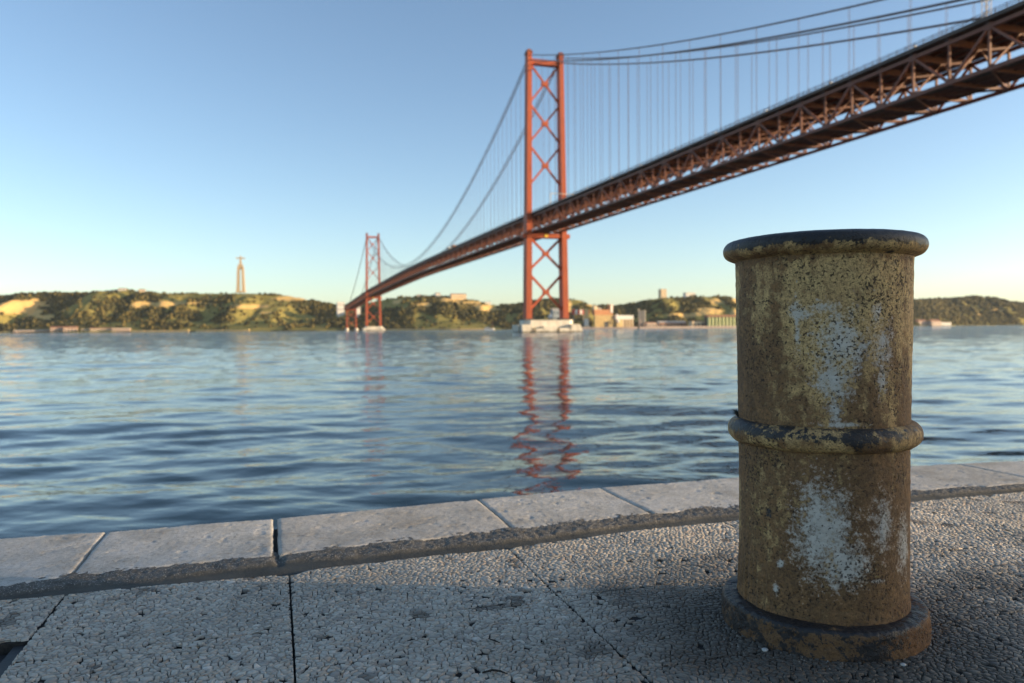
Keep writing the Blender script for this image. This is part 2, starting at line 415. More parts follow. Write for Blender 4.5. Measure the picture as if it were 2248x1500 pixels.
# quay walls along the far shore
for nm, lb, x0, x1, z in (('river_wall', 'long sandy river wall below the monument hill', -1000, -850, 5.0), ('river_wall', 'sandy river wall left of the far tower pier', -830, -690, 4.5),
                          ('river_wall', 'low pale river wall between the two towers', -330, -60, 3.6), ('river_wall', 'pale wharf wall in front of the silos', 150, 330, 4.5), ('river_wall', 'brownish wharf wall right of the silos', 335, 640, 5.0), ('river_wall', 'low wall on shore at far left edge', -1520, -1320, 4.0)):
    b = MB(); n = 14
    pts = [(x0 + (x1 - x0) * k / n) for k in range(n + 1)]
    for k in range(n):
        a, c = pts[k], pts[k + 1]; ya, yc = float(shore(a)) - 3, float(shore(c)) - 3
        zz = z + random.uniform(-.6, .6)
        b.add([(a, ya, -2), (c, yc, -2), (c, yc + 8, -2), (a, ya + 8, -2), (a, ya, zz), (c, yc, zz), (c, yc + 8, zz), (a, ya + 8, zz)], [(4, 5, 6, 7), (0, 1, 5, 4), (1, 2, 6, 5), (2, 3, 7, 6), (3, 0, 4, 7)])
    tag(b.build(nm, M_ochre if x0 < 0 else M_pink), lb, 'wall')
# right far shore
for k, (x0, x1) in enumerate(((1500, 1545), (1548, 1594))):
    building('gabled_warehouse', ('pink gabled warehouse on the far right shore touching the bollard edge', 'second pink gabled warehouse right of the bollard on far shore')[k], 'warehouse', x0, x1, 2806, 24, M_pink, M_tile, 24, 8, (4, 1, 4, 6), z0=1.5, rz=R(20))
building('quay_shed', 'low white shed at the right end of the far right shore', 'shed', 1610, 1690, 2900, 13, M_white, M_greyroof, 20, 0, (6, 1, 4, 4), z0=1.5)

# silo complex
e = empty('silo_block', (244, 2011, 2.4), R(24)); tag(e, 'yellow and orange ribbed grain silo block on the wharf', 'silo')
for i in range(8): MB().cyl(-24.5 + i * 7, 4, 0, 34, 3.6, n=20).build('silo_cylinder', M_ochre, e, smooth=False)
MB().box(-28, 28, 1.2, 16, 34.02, 48).build('upper_gallery', M_orange, e)
for i in range(9): MB().box(-27.5 + i * 6.7, -26.4 + i * 6.7, 0.7, 1.15, 34.5, 47.5).build('rib', M_tile, e)
MB().box(-28.3, -18, 2, 12, 48.05, 57).build('penthouse', M_cream, e)
MB().box(-16, -4, 5, 12, 48.05, 53).build('vent_house', M_grey, e)
MB().box(19, 28.6, 0.0, 12, 48.05, 62.5).build('lift_tower', M_orange, e)
MB().box(21, 27.5, -0.4, 0, 40, 62).build('tower_panel', M_white, e)
MB().box(2, 13, -.4, 0.3, 0, 16).build('door', M_dark, e)
e = empty('storage_tank', (282, 2016, 3)); tag(e, 'small white spherical tank beside the grain silo block', 'tank')
bm = bmesh.new(); bmesh.ops.create_uvsphere(bm, u_segments=16, v_segments=10, radius=4.6); me = bpy.data.meshes.new('tank_shell'); bm.to_mesh(me); bm.free(); me.materials.append(M_white); me.shade_smooth()
o = bpy.data.objects.new('tank_shell', me); COL.objects.link(o); o.parent = e; o.location = (0, 0, 16)
b = MB()
for a in range(4): b.cyl(3 * math.cos(a * 1.57 + .7), 3 * math.sin(a * 1.57 + .7), 0, 14, .4, n=6)
b.build('leg_frame', M_grey, e)
e = empty('conveyor_hall', (302, 2030, 2.4), R(20)); tag(e, 'low hall with white conveyor gallery right of the grain silos', 'building')
MB().box(-24, -6, 0, 18, 0, 22).build('wall', M_ochre, e)
for i in range(4): MB().box(-5 + i * 9, -1 + i * 9, 0, 14, 0, 22).build('column', M_cream, e)
MB().box(-26, 26, -1, 15, 22.05, 33).build('gallery', M_white, e)
MB().cyl(-20, 7, 33.05, 36, 3).build('hopper', M_white, e)
e = empty('silo_pair', (353, 2059, 2.4)); tag(e, 'tall narrow pair of grey beige silos standing apart on wharf', 'silo')
for i in range(4): MB().cyl(-7 + i * 4.8, 2, 0, 47 if i else 44, 2.5, n=16).build('silo_cylinder', M_grey, e)
MB().cyl(-8.5, 2, 44.05, 51, 2.4, 1.6, n=12).build('vent_cap', M_cream, e)
MB().box(-8, -3, -3, -1, 0, 22).build('stair_tower', M_pink, e)
building('wharf_warehouse', 'brown low warehouse right of the tall silo pair', 'warehouse', 362, 392, 2043, 17, M_pink, M_tile, 20, 3, (4, 1, 4, 5), z0=2)
e = building('wharf_shed', 'long shed with pale grey roof on the wharf', 'shed', 396, 481, 2064, 20, M_tile, M_greyroof, 22, 5, (8, 1, 7, 6), z0=2)
e = empty('round_tank', (399, 2056, 2.4)); tag(e, 'small white round tank at left end of the long shed', 'tank')
MB().cyl(0, 0, 0, 12, 4.2, n=18).build('tank_wall', M_white, e); MB().cyl(0, 0, 12.02, 14, 4.2, 1, n=18).build('tank_roof', M_white, e)
building('wharf_office', 'beige two part building between long shed and green silos', 'building', 486, 526, 2056, 18, M_cream, M_tile, 18, 0, (3, 1, 9, 7), z0=1)
e = empty('green_silo_row', (575, 2058, 2.0), R(12)); tag(e, 'row of pale green silos under a brown roof beside the bollard', 'silo')
for i in range(9): MB().cyl(-43 + i * 10.4, 3, 0, 27, 4.1, n=18).build('silo_cylinder', M_green, e)
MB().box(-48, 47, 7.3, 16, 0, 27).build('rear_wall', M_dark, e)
MB().box(-49, 48, -2, 17, 27.05, 33).build('roof', M_tile, e)
e = empty('striped_gallery', (188, 2043, 39), R(20)); tag(e, 'red and white striped gallery high above the wharf', 'gallery')
for i in range(7): MB().box(-26 + i * 7, -19.05 + i * 7, 0, 8, 0, 12.5).build('panel', M_red if i % 2 == 0 else M_white, e)
b = MB()
for x in (-22, 6, 20): MB().box(x, x + 1.5, 3, 5, -37, -0.02).build('trestle', M_grey, e)
e = empty('loading_tower', (198, 2012, 0), R(25)); tag(e, 'ochre loading tower on flared white base at the wharf', 'tower')
MB().taper((0, 0, 0), (26, 16), (0, 0, 9), (11, 10)).build('base', M_cream, e)
MB().box(-4.5, 4.5, -4, 4, 9.02, 26).build('lower_shaft', M_white, e)
MB().box(-4.8, 4.8, -4.2, 4.2, 26.02, 47).build('upper_shaft', M_ochre, e)
MB().taper((0, 0, 47.02), (9, 8), (0, 0, 53), (14, 10)).build('head', M_ochre, e)
building('grey_warehouse', 'blue grey building seen between the near tower legs', 'building', 112, 131, 2075, 57, M_blueg, M_greyroof, 20, 6, (2, 2, 4, 5))
e = empty('white_tent', (104, 2062, float(hill_h(104, 2062)))); tag(e, 'white pointed tent roof seen between the near tower legs', 'tent')
hz = 42 - e.location.z
MB().box(-6, 6, -6, 6, 0, max(hz - 10, 2)).build('tent_wall', M_grey, e); MB().taper((0, 0, max(hz - 10, 2) + .02), (14, 14), (2, 0, hz), (1, 1)).build('tent_roof', M_white, e)
# moored boat
e = empty('moored_boat', (-58, 1936, 0)); tag(e, 'white boat moored at the far shore left of the near tower', 'boat')
MB().prism([(-13, -2), (10, -2.4), (14, 0), (10, 2.4), (-13, 2)], -.4, 3).build('hull', M_white, e)
MB().box(-11, 2, -1.6, 1.6, 3.02, 6).build('cabin', M_white, e); MB().box(-11.2, 2.2, -1.7, 1.7, 4, 4.9).build('window', M_dark, e)
MB().taper((8, 0, 3.02), (1.6, 1.6), (8, 0, 20), (1.4, 1.4)).build('mast', M_tile, e)

# monument
M_mon = plain('monument_stone', (0.44, 0.32, 0.18), (0.54, 0.41, 0.25), 0.15)
e = empty('monument', (-781, 2190, 112), R(14)); tag(e, 'tall cream monument with arms spread on top of left hill', 'monument')
MB().box(-13, 13, -9, 9, 0, 5).build('plinth', M_mon, e)
for sx in (-1, 1):
    for sy in (-1, 1):
        MB().taper((sx * 7.6, sy * 4.2, 5.02), (8.4, 8), (sx * 5.7, sy * 3.4, 74), (6.2, 6.4)).build('pillar', M_mon, e)
MB().taper((0, 0, 74.02), (17, 11), (0, 0, 82), (9, 8)).build('capital', M_mon, e)
MB().taper((0, 0, 66), (8, 11), (0, 0, 73.95), (11, 12)).build('arch', M_mon, e)
st = MB().taper((0, 0, 82.02), (6.4, 6), (0, 0, 97), (4.4, 4)).taper((0, 0, 97), (4.4, 4), (0, 0, 102), (5, 3.4)).beam((-12.5, 0, 98.8), (12.5, 0, 98.8), 3.0, 3.4).taper((0, 0, 102), (2.6, 2.6), (0, 0, 106), (2.8, 2.8)).build('statue', M_mon, e)

# ================================================================== BRIDGE
TH = math.atan2(0.2912, 0.9566)
BR = empty('suspension_bridge', (23.4, 520, 0), TH)
tag(BR, 'long red steel suspension bridge crossing the river on two towers', 'bridge')
def paint(name, a, b, c):
    m = Mat(name, 0.55, 0.3)
    n = m.noise(0.12, 5, 0.65, m.pos(), (1, 1, .35)); n2 = m.noise(1.6, 5, 0.65, m.pos(), (1, 1, .06))
    base = m.ramp(n, (0.3, a), (0.7, b)); m.col(m.mix(m.ramp(n2, (0.52, 0.0), (0.70, 0.8)), base, c)); return m.m
M_tow = paint('tower_paint', (0.36, 0.078, 0.033), (0.44, 0.102, 0.041), (0.22, 0.058, 0.032))
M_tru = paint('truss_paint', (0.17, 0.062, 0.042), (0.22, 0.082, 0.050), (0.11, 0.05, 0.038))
M_cab = plain('cable_steel', (0.13, 0.10, 0.10), (0.19, 0.14, 0.14), 0.3, 0.5)
M_slab = plain('deck_slab', (0.08, 0.062, 0.056), (0.12, 0.092, 0.08), 0.2, 0.85)
M_conc = Mat('pier_concrete', 0.85, 0.2); _n = M_conc.noise(0.35, 6, 0.65, M_conc.pos(), (1, 1, .5))
_c = M_conc.ramp(_n, (0.3, (0.55, 0.49, 0.39)), (0.6, (0.74, 0.69, 0.58)))
_sx = M_conc.new('ShaderNodeSeparateXYZ'); M_conc.l.new(M_conc.pos(), _sx.inputs[0])
_tide = M_conc.math('SUBTRACT', M_conc.math('MULTIPLY', M_conc.noise(0.9, 4, .6, M_conc.pos()), 1.6), M_conc.math('MULTIPLY', _sx.outputs[2], .55))
M_conc.col(M_conc.mix(M_conc.ramp(_tide, (0.15, 0.0), (0.6, 0.85)), _c, (0.10, 0.085, 0.05))); M_conc = M_conc.m
M_lamp = plain('galvanised_steel', (0.45, 0.42, 0.38), (0.55, 0.52, 0.48), 2, 0.5)
M_yel = plain('yellow_signal', (0.85, 0.58, 0.08), (0.9, 0.62, 0.10), 2, 0.5)

DT = [-1600, -1497, -1013, -506, 0, 335, 520]; DZ = [65.5, 68.5, 80.3, 85.0, 81.0, 77.0, 75.0]
_tt = np.linspace(-1600, 520, 400); _zz = np.interp(_tt, DT, DZ)
_k = np.ones(41) / 41; _zs = np.convolve(np.pad(_zz, 20, mode='edge'), _k, 'valid')
def dz(t): return float(np.interp(t, _tt, _zs))
PAN = 11.51; OFF = 3.3; HW = 9.9; TC = 2.2; DEPTH = 10.2

def loft(name, prof, ts, mat, zoff=0.0, xoff=0.0):
    """closed section prof (x,z) swept along the deck line"""
    n = len(prof); V = []
    for t in ts:
        z = dz(t) + zoff
        V += [(x + xoff, -t, z + q) for x, q in prof]
    F = []
    for k in range(len(ts) - 1):
        for j in range(n):
            F.append((k * n + j, k * n + (j + 1) % n, (k + 1) * n + (j + 1) % n, (k + 1) * n + j))
    F.append(tuple(range(n))); F.append(tuple((len(ts) - 1) * n + j for j in range(n - 1, -1, -1)))
    return mesh_obj(name, V, F, mat, BR)
TS = list(np.arange(-1600, 501, 23.02))
def rect(w, h): return [(-w / 2, -h / 2), (w / 2, -h / 2), (w / 2, h / 2), (-w / 2, h / 2)]
loft('road_deck', [(-11.2, -1.0), (-11.2, 0), (11.2, 0), (11.2, -1.0), (10.9, -1.0), (10.9, -.45), (-10.9, -.45), (-10.9, -1.0)], TS, M_slab)
for x in (-11.05, 11.05):
    loft('parapet_rail', rect(.12, .14), TS, M_slab, 1.1, x); loft('parapet_rail', rect(.10, .2), TS, M_slab, .55, x)
for x in (-7.2, -3.6, 0, 3.6, 7.2): loft('stringer', rect(.35, .9), TS, M_tru, -.95, x)
for s in (-1, 1):
    loft('top_chord', rect(.75, .95), TS, M_tru, -TC, s * HW); loft('bottom_chord', rect(.75, .95), TS, M_tru, -TC - DEPTH, s * HW)
for x in (-4.6, -2.2, 2.2, 4.6): loft('rail_girder', rect(.4, 1.7), TS, M_tru, -TC - DEPTH + 1.0, x)
for x in (-2.4, 2.4): loft('rail_deck', rect(3.6, .25), TS, M_slab, -TC - DEPTH + 2.0, x)
loft('service_walkway', rect(4.3, .18), TS, M_slab, -TC - DEPTH + .62, -7.2)
# parapet posts, too small to pick apart
b = MB()
for t in np.arange(-300, 480, 3.0):
    for x in (-11.05, 11.05): b.box(x - .06, x + .06, -t - .06, -t + .06, dz(t), dz(t) + 1.3)
tag(b.build('parapet_post', M_slab, BR), kind='stuff')

# members that repeat every panel share their mesh
kmin, kmax = -int(1013 / PAN) - 1, int(490 / PAN)
proto = {}
proto['truss_diagonal_a'] = MB().beam((0, 0, 0), (0, PAN, -DEPTH), .62, .62)      # goes down away from the camera
proto['truss_diagonal_b'] = MB().beam((0, 0, 0), (0, -PAN, -DEPTH), .62, .62)
proto['truss_post'] = MB().box(-.3, .3, -.26, .26, -DEPTH, 0)
proto['floor_beam'] = MB().box(-HW, HW, -.25, .25, -.7, 1.1)
proto['lower_beam'] = MB().box(-HW, HW, -.25, .25, -.45, .55)
proto['sway_brace'] = MB().beam((0, 0, -.6), (HW - .3, 0, -DEPTH + .5), .4, .45)
proto['sway_brace2'] = MB().beam((0, 0, -.6), (-HW + .3, 0, -DEPTH + .5), .4, .45)
proto['lateral'] = MB().beam((-HW, 0, 0), (HW, PAN, 0), .42, .4)
proto['lateral2'] = MB().beam((HW, 0, 0), (-HW, PAN, 0), .42, .4)
proto['gusset_plate'] = MB().prism([(-1.5, .55), (-1.1, -.9), (1.1, -.9), (1.5, .55)], -.04, .04)
def piece(key, name, loc, kind=None):
    o = proto[key]
    if isinstance(o, MB):
        ob = o.build(name, M_tru, BR); ob.location = loc; proto[key] = ob; return ob
    c = o.copy(); COL.objects.link(c); c.location = loc; c.name = name; return c
for k in range(kmin, kmax):
    t = k * PAN + OFF; z = dz(t) - TC; topnode = (k % 2 == 0)
    for s in (-1, 1):
        piece('truss_post', 'truss_post', (s * HW, -t, z))
        if topnode:
            piece('truss_diagonal_a', 'truss_diagonal', (s * HW, -t, z)); piece('truss_diagonal_b', 'truss_diagonal', (s * HW, -t, z))
    piece('floor_beam', 'floor_beam', (0, -t, z))
    piece('lower_beam', 'lower_floor_beam', (0, -t, z - DEPTH))
    if k > -60 and (topnode or k > -8):
        piece('sway_brace', 'sway_brace', (0, -t, z)); piece('sway_brace2', 'sway_brace', (0, -t, z))
    if k > -45 and k % 2 == 0:
        piece('lateral', 'lateral_brace', (0, -t, z - DEPTH - .1)); piece('lateral2', 'lateral_brace', (0, -t - PAN, z - DEPTH - .12))
for k in range(-10, kmax):
    t = k * PAN + OFF
    if k % 2 == 0:
        g = piece('gusset_plate', 'gusset_plate', (-HW - .42, -t, dz(t) - TC)); g.rotation_euler = (R(90), 0, R(90))
# far side span: beyond the count limit and too small to pick apart
b = MB()
for k in range(-int(1600 / PAN), kmin):
    t = k * PAN + OFF; z = dz(t) - TC
    for s in (-1, 1):
        b.box(s * HW - .3, s * HW + .3, -t - .26, -t + .26, z - DEPTH, z)
        b.beam((s * HW, -t, z if k % 2 == 0 else z - DEPTH), (s * HW, -t + PAN, z - DEPTH if k % 2 == 0 else z), .6, .6)
    b.box(-HW, HW, -t - .25, -t + .25, z - DEPTH - .4, z - DEPTH + .6); b.box(-HW, HW, -t - .25, -t + .25, z - .6, z + 1.1)
tag(b.build('far_span_truss', M_tru, BR), kind='stuff')

# towers
def leg_x(z, s): return s * np.interp(z, [8, 190], [13.3, 11.3])
def tower(t0):
    T = empty('tower', (0, -t0, 0), 0, BR)
    for s in (-1, 1):
        L = MB(); zs = np.linspace(8.6, 188.5, 17)
        for k in range(16):
            z0, z1 = zs[k], zs[k + 1]
            def sz(z): return (float(np.interp(z, [8, 188], [4.1, 3.0])), float(np.interp(z, [8, 188], [7.8, 6.2])))
            L.taper((leg_x(z0, s), 0, z0), sz(z0), (leg_x(z1 - .25, s), 0, z1 - .25), sz(z1 - .25))
            q = sz(z1); L.taper((leg_x(z1, s), 0, z1 - .25), (q[0] + .22, q[1] + .22), (leg_x(z1, s), 0, z1), (q[0] + .22, q[1] + .22))
        L.build('leg', M_tow, T)
        MB().taper((leg_x(188, s), 0, 188.52), (4.4, 7), (leg_x(188, s), 0, 191.2), (2.6, 4)).build('cable_saddle', M_tru, T)
        MB().box(leg_x(8, s) - 3.6, leg_x(8, s) + 3.6, -5, 5, 8.3, 9.4).build('leg_shoe', M_slab, T)
    MB().box(leg_x(183, -1) + 1.7, leg_x(183, 1) - 1.7, -2.2, 2.2, 181.6, 185.0).build('portal_beam', M_tow, T)
    zb = dz(t0) - TC - DEPTH - 2.6
    MB().box(leg_x(zb, -1) - 4.2, leg_x(zb, 1) + 4.2, -3.0, 3.0, zb - 1.6, zb + 1.2).build('cross_beam', M_tow, T)
    MB().tube([(-.5, 3.02 * -1, zb - .2), (-.5, -3.3, zb - .2)], 1.25, 16).build('navigation_light', M_yel, T)
    for za, zb_ in ((181.0, 157.0), (154.0, 130.0), (126.0, 101.0), (64.0, 43.0), (39.0, 15.5)):
        w = 1.25 if za > 90 else 1.6
        for s in (-1, 1):
            a = (leg_x(za, s) - s * 1.8, s * .35, za); c = (leg_x(zb_, -s) + s * 1.8, s * .35, zb_)
            MB().beam(a, c, 1.0 if s > 0 else 1.04, w).build('diagonal_brace', M_tow, T)
        zm = (za + zb_) / 2
        MB().prism([(-2.2, -1.4), (2.2, -1.4), (2.2, 1.4), (-2.2, 1.4)], -1.1, 1.1).build('brace_node', M_tow, T, loc=(0, 0, zm)).rotation_euler = (R(90), 0, 0)
    # concrete pier with fender blocks
    MB().prism([(-17.2, -6), (-14, -9), (14, -9), (17.2, -6), (17.2, 6), (14, 9), (-14, 9), (-17.2, 6)], 3.2, 8.28).build('pier_cap', M_conc, T)
    MB().prism([(-19, -7), (-15, -10.5), (15, -10.5), (19, -7), (19, 7), (15, 10.5), (-15, 10.5), (-19, 7)], -4, 1.2).build('pier_base', M_conc, T)
    MB().prism([(-15, -8), (15, -8), (15, 8), (-15, 8)], 1.0, 3.25).build('pier_core', M_conc, T)
    for j, (x0, x1, z0, z1, sk) in enumerate(((-20.4, -13.4, .2, 5.3, -2.6), (-11.8, -5.2, .0, 2.7, 2.2), (-5.6, 4.2, .6, 4.2, -1.8), (5.2, 12.4, -.2, 2.9, 2.0), (13.2, 20.4, .2, 5.4, 2.4))):
        V = [(x0, -12.2, z0 - 1.5), (x1 + sk, -12.2, z0 - 1.5), (x1, -12.2, z1), (x0 + sk * .3, -12.2, z1), (x0, -8, z0 - 1.5), (x1 + sk, -8, z0 - 1.5), (x1, -8, z1), (x0 + sk * .3, -8, z1)]
        MB().add(V, [(0, 1, 2, 3), (7, 6, 5, 4), (0, 4, 5, 1), (1, 5, 6, 2), (2, 6, 7, 3), (3, 7, 4, 0)]).build('fender_block', M_conc, T)
    for y0 in (-6, 1):
        MB().box(-22, -17.5, y0, y0 + 6, -1, 5.2).build('side_fender', M_conc, T)
    return T
tower(0.0); tower(-1013.0)
# end bent on two round footings
T = empty('end_pier', (0, 1497, 0), 0, BR); zt = dz(-1497) - TC - DEPTH - .6
for s in (-1, 1):
    MB().taper((s * 12, 0, 6), (3.2, 4), (s * 11, 0, zt), (2.6, 3.4)).build('leg', M_tow, T)
    MB().cyl(s * 12, 0, -3, 6.2, 5.2, 4.6, 18).build('footing', M_conc, T)
MB().box(-12.5, 12.5, -1.5, 1.5, zt - 3, zt).build('cross_beam', M_tow, T)
for za, zb_ in ((zt - 4, zt - 26), (zt - 28, 9)):
    for s in (-1, 1): MB().beam((s * 10.4, s * .3, za), (-s * 10.4, s * .3, zb_), .9, 1.1).build('diagonal_brace', M_tow, T)
# cables
CX = 10.9
def cab(t, up):
    if 0 <= t: return (188 if up else 184.6) - (.356 if up else .360) * t + .00019 * t * t
    if t > -1013:
        m = 90.0 if up else 87.2; q = (t + 506.5) / 506.5; return m + ((188 if up else 184.6) - m) * q * q
    q = -1013 - t; return (188 if up else 184.6) - .362 * q + .00019 * q * q
for s in (-1, 1):
    for up in (True, False):
        ts = [t for t in np.concatenate([np.arange(470, 0, -10), np.arange(0, -1013, -12.66), np.arange(-1013, -1420, -15)]) if cab(t, up) > dz(t) - 9]
        MB().tube([(s * CX, -t, cab(t, up)) for t in ts], .30 if up else .36, 8).build('main_cable', M_cab, BR)
hm = MB().tube([(0, -.28, 0), (0, -.28, 1)], .055, 5).tube([(0, .28, 0), (0, .28, 1)], .055, 5).build('hanger', M_cab, BR)
first = True
for up in (True, False):
    for k in range(-46 if up else -44, 21):
        t = k * 23.02 + OFF + (0 if up else PAN)
        zc = cab(t, up); zd = dz(t) - TC
        if zc - zd < 3 or abs(t) < 8 or abs(t + 1013) < 8: continue
        for s in (-1, 1):
            o = hm if first else inst(hm, parent=BR); first = False
            o.location = (s * CX, -t, zd); o.scale = (1, 1, zc - zd)
# cable bands: pale collars where hangers hold the near cables
# lamp posts along the median
lp = MB().tube([(0, 0, 0), (0, 0, 9.2), (0.4, 0, 9.9), (2.2, 0, 10.2)], [.14, .10, .08, .07], 6)
lp0 = lp.build('lamp_post', M_lamp, BR)
lh0 = MB().box(1.7, 2.9, -.25, .25, 10.1, 10.4).build('lamp_head', M_white, lp0)
for j, t in enumerate(np.arange(415, -1000, -36.8)):
    if j == 0: lp0.location = (9.2, -t, dz(t)); continue
    c = inst(lp0, (9.2, -t, dz(t)), parent=BR); inst(lh0, parent=c)
# sign gantry by the near tower, maintenance mast above the near span
g = MB(); tg = 40.0
for x in (-10.6, 10.6): g.box(x - .25, x + .25, -tg - .25, -tg + .25, dz(tg), dz(tg) + 7)
g.beam((-10.6, -tg, dz(tg) + 7.2), (10.6, -tg, dz(tg) + 7.2), .3, .4).build('sign_gantry', M_lamp, BR)
tm = 346.0; b = MB(); zz = dz(tm)
for dx in (-.7, .7):
    for dy in (-.7, .7): b.beam((-8 + dx, -tm + dy, zz), (-8 + dx, -tm + dy, zz + 9), .12, .12)
for q in range(6):
    for dx in (-.7, .7): b.beam((-8 + dx, -tm - .7, zz + q * 1.5), (-8 + dx, -tm + .7, zz + q * 1.5 + 1.5), .08, .08)
    for dy in (-.7, .7): b.beam((-8.7, -tm + dy, zz + q * 1.5), (-7.3, -tm + dy, zz + q * 1.5 + 1.5), .08, .08)
b.build('lattice_mast', M_lamp, BR)
MB().beam((-8, -tm, zz + 9.2), (-8, -tm - 22, zz + 3), 1.1, .9).build('gantry_boom', M_lamp, BR)

# lorries crossing
for lb, t, x, cm, bxm in (('orange lorry crossing the bridge left of the near tower', -262, -6, M_red, M_orange), ('white lorry crossing the bridge left of the near tower', -285, -6, M_white, M_white)):
    e = empty('lorry', BR.matrix_basis @ Vector((x, -t, dz(t) + .02)), TH); tag(e, lb, 'lorry')
    MB().box(-1.25, 1.25, -6, 3, 1.0, 4.0).build('cargo_box', bxm, e); MB().box(-1.2, 1.2, 3.3, 5.6, .6, 3.2).build('cab', cm, e)
    for y in (-4.6, -3.2, 4.2):
        for sx in (-1, 1): MB().tube([(sx * 1.25, y, .5), (sx * .9, y, .5)], .5, 12).build('wheel', M_dark, e)

# ================================================================== QUAY
QZ = 2.2; THQ = math.atan2(.297, .955)
def outer(s): return np.interp(s, [-8, -.908, -.583, -.034, .778, 1.354, 2.055, 3.023, 3.648, 12], [2.97, 2.975, 2.952, 2.956, 3.015, 3.051, 3.063, 3.019, 2.95, 2.93])
def inner(s): return np.interp(s, [-8, -.731, -.56, -.003, .794, 1.34, 1.719, 2.578, 3.136, 12], [2.40, 2.40, 2.445, 2.479, 2.509, 2.570, 2.565, 2.574, 2.515, 2.50])
def gut(s): return np.interp(s, [-8, -.697, -.372, -.065, .098, .698, 1.18, 1.588, 2.39, 2.98, 12], [2.28, 2.278, 2.272, 2.262, 2.279, 2.304, 2.358, 2.369, 2.387, 2.385, 2.38])
# mortar and core of the quay
m = Mat('quay_mortar', 0.95, 0.2); n = m.noise(60, 4, .6); n2 = m.noise(3, 4, .6)
m.col(m.mix(n2, m.ramp(n, (.3, (.045, .045, .04)), (.7, (.10, .095, .085))), (.07, .065, .055))); m.bump(n, .004); M_mortar = m.m
qb = MB(); ss = list(np.linspace(-60, 60, 121))
QU = qb.add([(-160, -160, -3), (160, -160, -3), (160, 2.9, -3), (-160, 2.9, -3), (-160, -160, QZ - .03), (160, -160, QZ - .03), (160, 2.9, QZ - .03), (-160, 2.9, QZ - .03)],
            [(0, 3, 2, 1), (4, 5, 6, 7), (0, 1, 5, 4), (1, 2, 6, 5), (2, 3, 7, 6), (3, 0, 4, 7)]).build('quay', M_mortar)
QU.rotation_euler = (0, 0, THQ); tag(QU, kind='structure')

# --- edge stones
m = Mat('edge_limestone', 0.8, 0.3)
n = m.noise(7, 6, .65); n2 = m.noise(70, 5, .7); n3 = m.noise(260, 3, .6); r = m.objrand()
c = m.ramp(n, (.28, (.37, .345, .30)), (.48, (.55, .53, .48)), (.70, (.66, .64, .595)))
c = m.mix(m.ramp(n2, (.50, 0.0), (.70, .85)), c, (.24, .205, .155))
c = m.mix(m.ramp(m.noise(3.2, 5, .7), (.52, 0.0), (.68, .55)), c, (.22, .20, .165))
c = m.mix(m.ramp(m.math('MULTIPLY', n2, m.noise(11, 4, .6)), (.34, 0.0), (.42, .6)), c, (.66, .65, .62))
c = m.mix(m.ramp(n3, (.56, 0.0), (.68, .8)), c, (.15, .145, .13))
c = m.mix(m.ramp(m.noise(16, 4, .6, None, (1, 2.4, 1)), (.66, 0.0), (.74, .8)), c, (.12, .10, .06))
c = m.mix(m.ramp(r, (0, .0), (1, .40)), c, (.29, .255, .205))
m.col(c); h = m.math('ADD', m.math('MULTIPLY', n2, .22), m.math('MULTIPLY', n3, .35)); m.bump(h, .006); M_edge = m.m
JT = [-6.2, -5.4, -4.5, -3.7, -2.9, -2.1, -1.35, -.575, -.015, .786, 1.347, 2.33, 3.28, 4.1, 5.0, 5.9, 6.8]
for k in range(len(JT) - 1):
    s0, s1 = JT[k] + .0035, JT[k + 1] - .0035
    if JT[k] == -.015: s0 += .010
    hi = -2.2 < s0 < 4.2
    nu, nv = (150, 84) if hi else (24, 14)
    u = np.linspace(0, 1, nu); v = np.linspace(0, 1, nv)
    # denser towards the borders
    u = .5 - .5 * np.cos(np.pi * u) * (.35) - .0 * u if False else u
    U, Vv = np.meshgrid(u, v, indexing='ij')
    s = s0 + (s1 - s0) * U
    din = inner(s) + .010 * (fbm(s * 12, 0 * s, 0, 21, 5) - .4) * 2 - .02 * sstep(.72, .8, fbm(s * 3.2, 0 * s + 5, 0, 23, 2))
    dd = din + (outer(s) - din) * Vv
    edge_j = .006 * (fbm(dd * 25, 0 * dd + k, 0, 31, 4) - .5)
    s = s + edge_j * (1 - U) * 1.5 + edge_j * U * 1.5
    bd = np.minimum(np.minimum((s - s0), (s1 - s)), np.minimum(dd - din, outer(s) - dd)); bd = np.maximum(bd, 0)
    z = QZ - .001 - .005 * np.exp(-(bd / .003)) - .001 * np.exp(-bd / .02)
    z = z + (fbm(s * 4, dd * 4, 0, 3, 2) - .5) * .006 + (fbm(s * 70, dd * 70, 0, 4, 3) - .5) * .0022
    pit = sstep(.70, .80, fbm(s * 17 + 3 * k, dd * 30, 0, 8, 3)); z = z - .0022 * pit
    V = np.stack([s, dd, z], -1).reshape(-1, 3); F = grid_faces(nu, nv)
    # skirts
    idx = np.arange(nu * nv).reshape(nu, nv); ring = np.concatenate([idx[:, 0], idx[-1, 1:], idx[-2::-1, -1], idx[0, -2:0:-1]])
    low = V[ring].copy(); low[:, 2] = QZ - .35
    b0 = len(V); V = np.vstack([V, low]); nr = len(ring); a = np.arange(nr); a2 = (a + 1) % nr
    F = np.vstack([F, np.stack([ring[a2], ring[a], b0 + a, b0 + a2], -1)])
    np_obj('edge_stone', V, F, M_edge, QU, smooth=True)

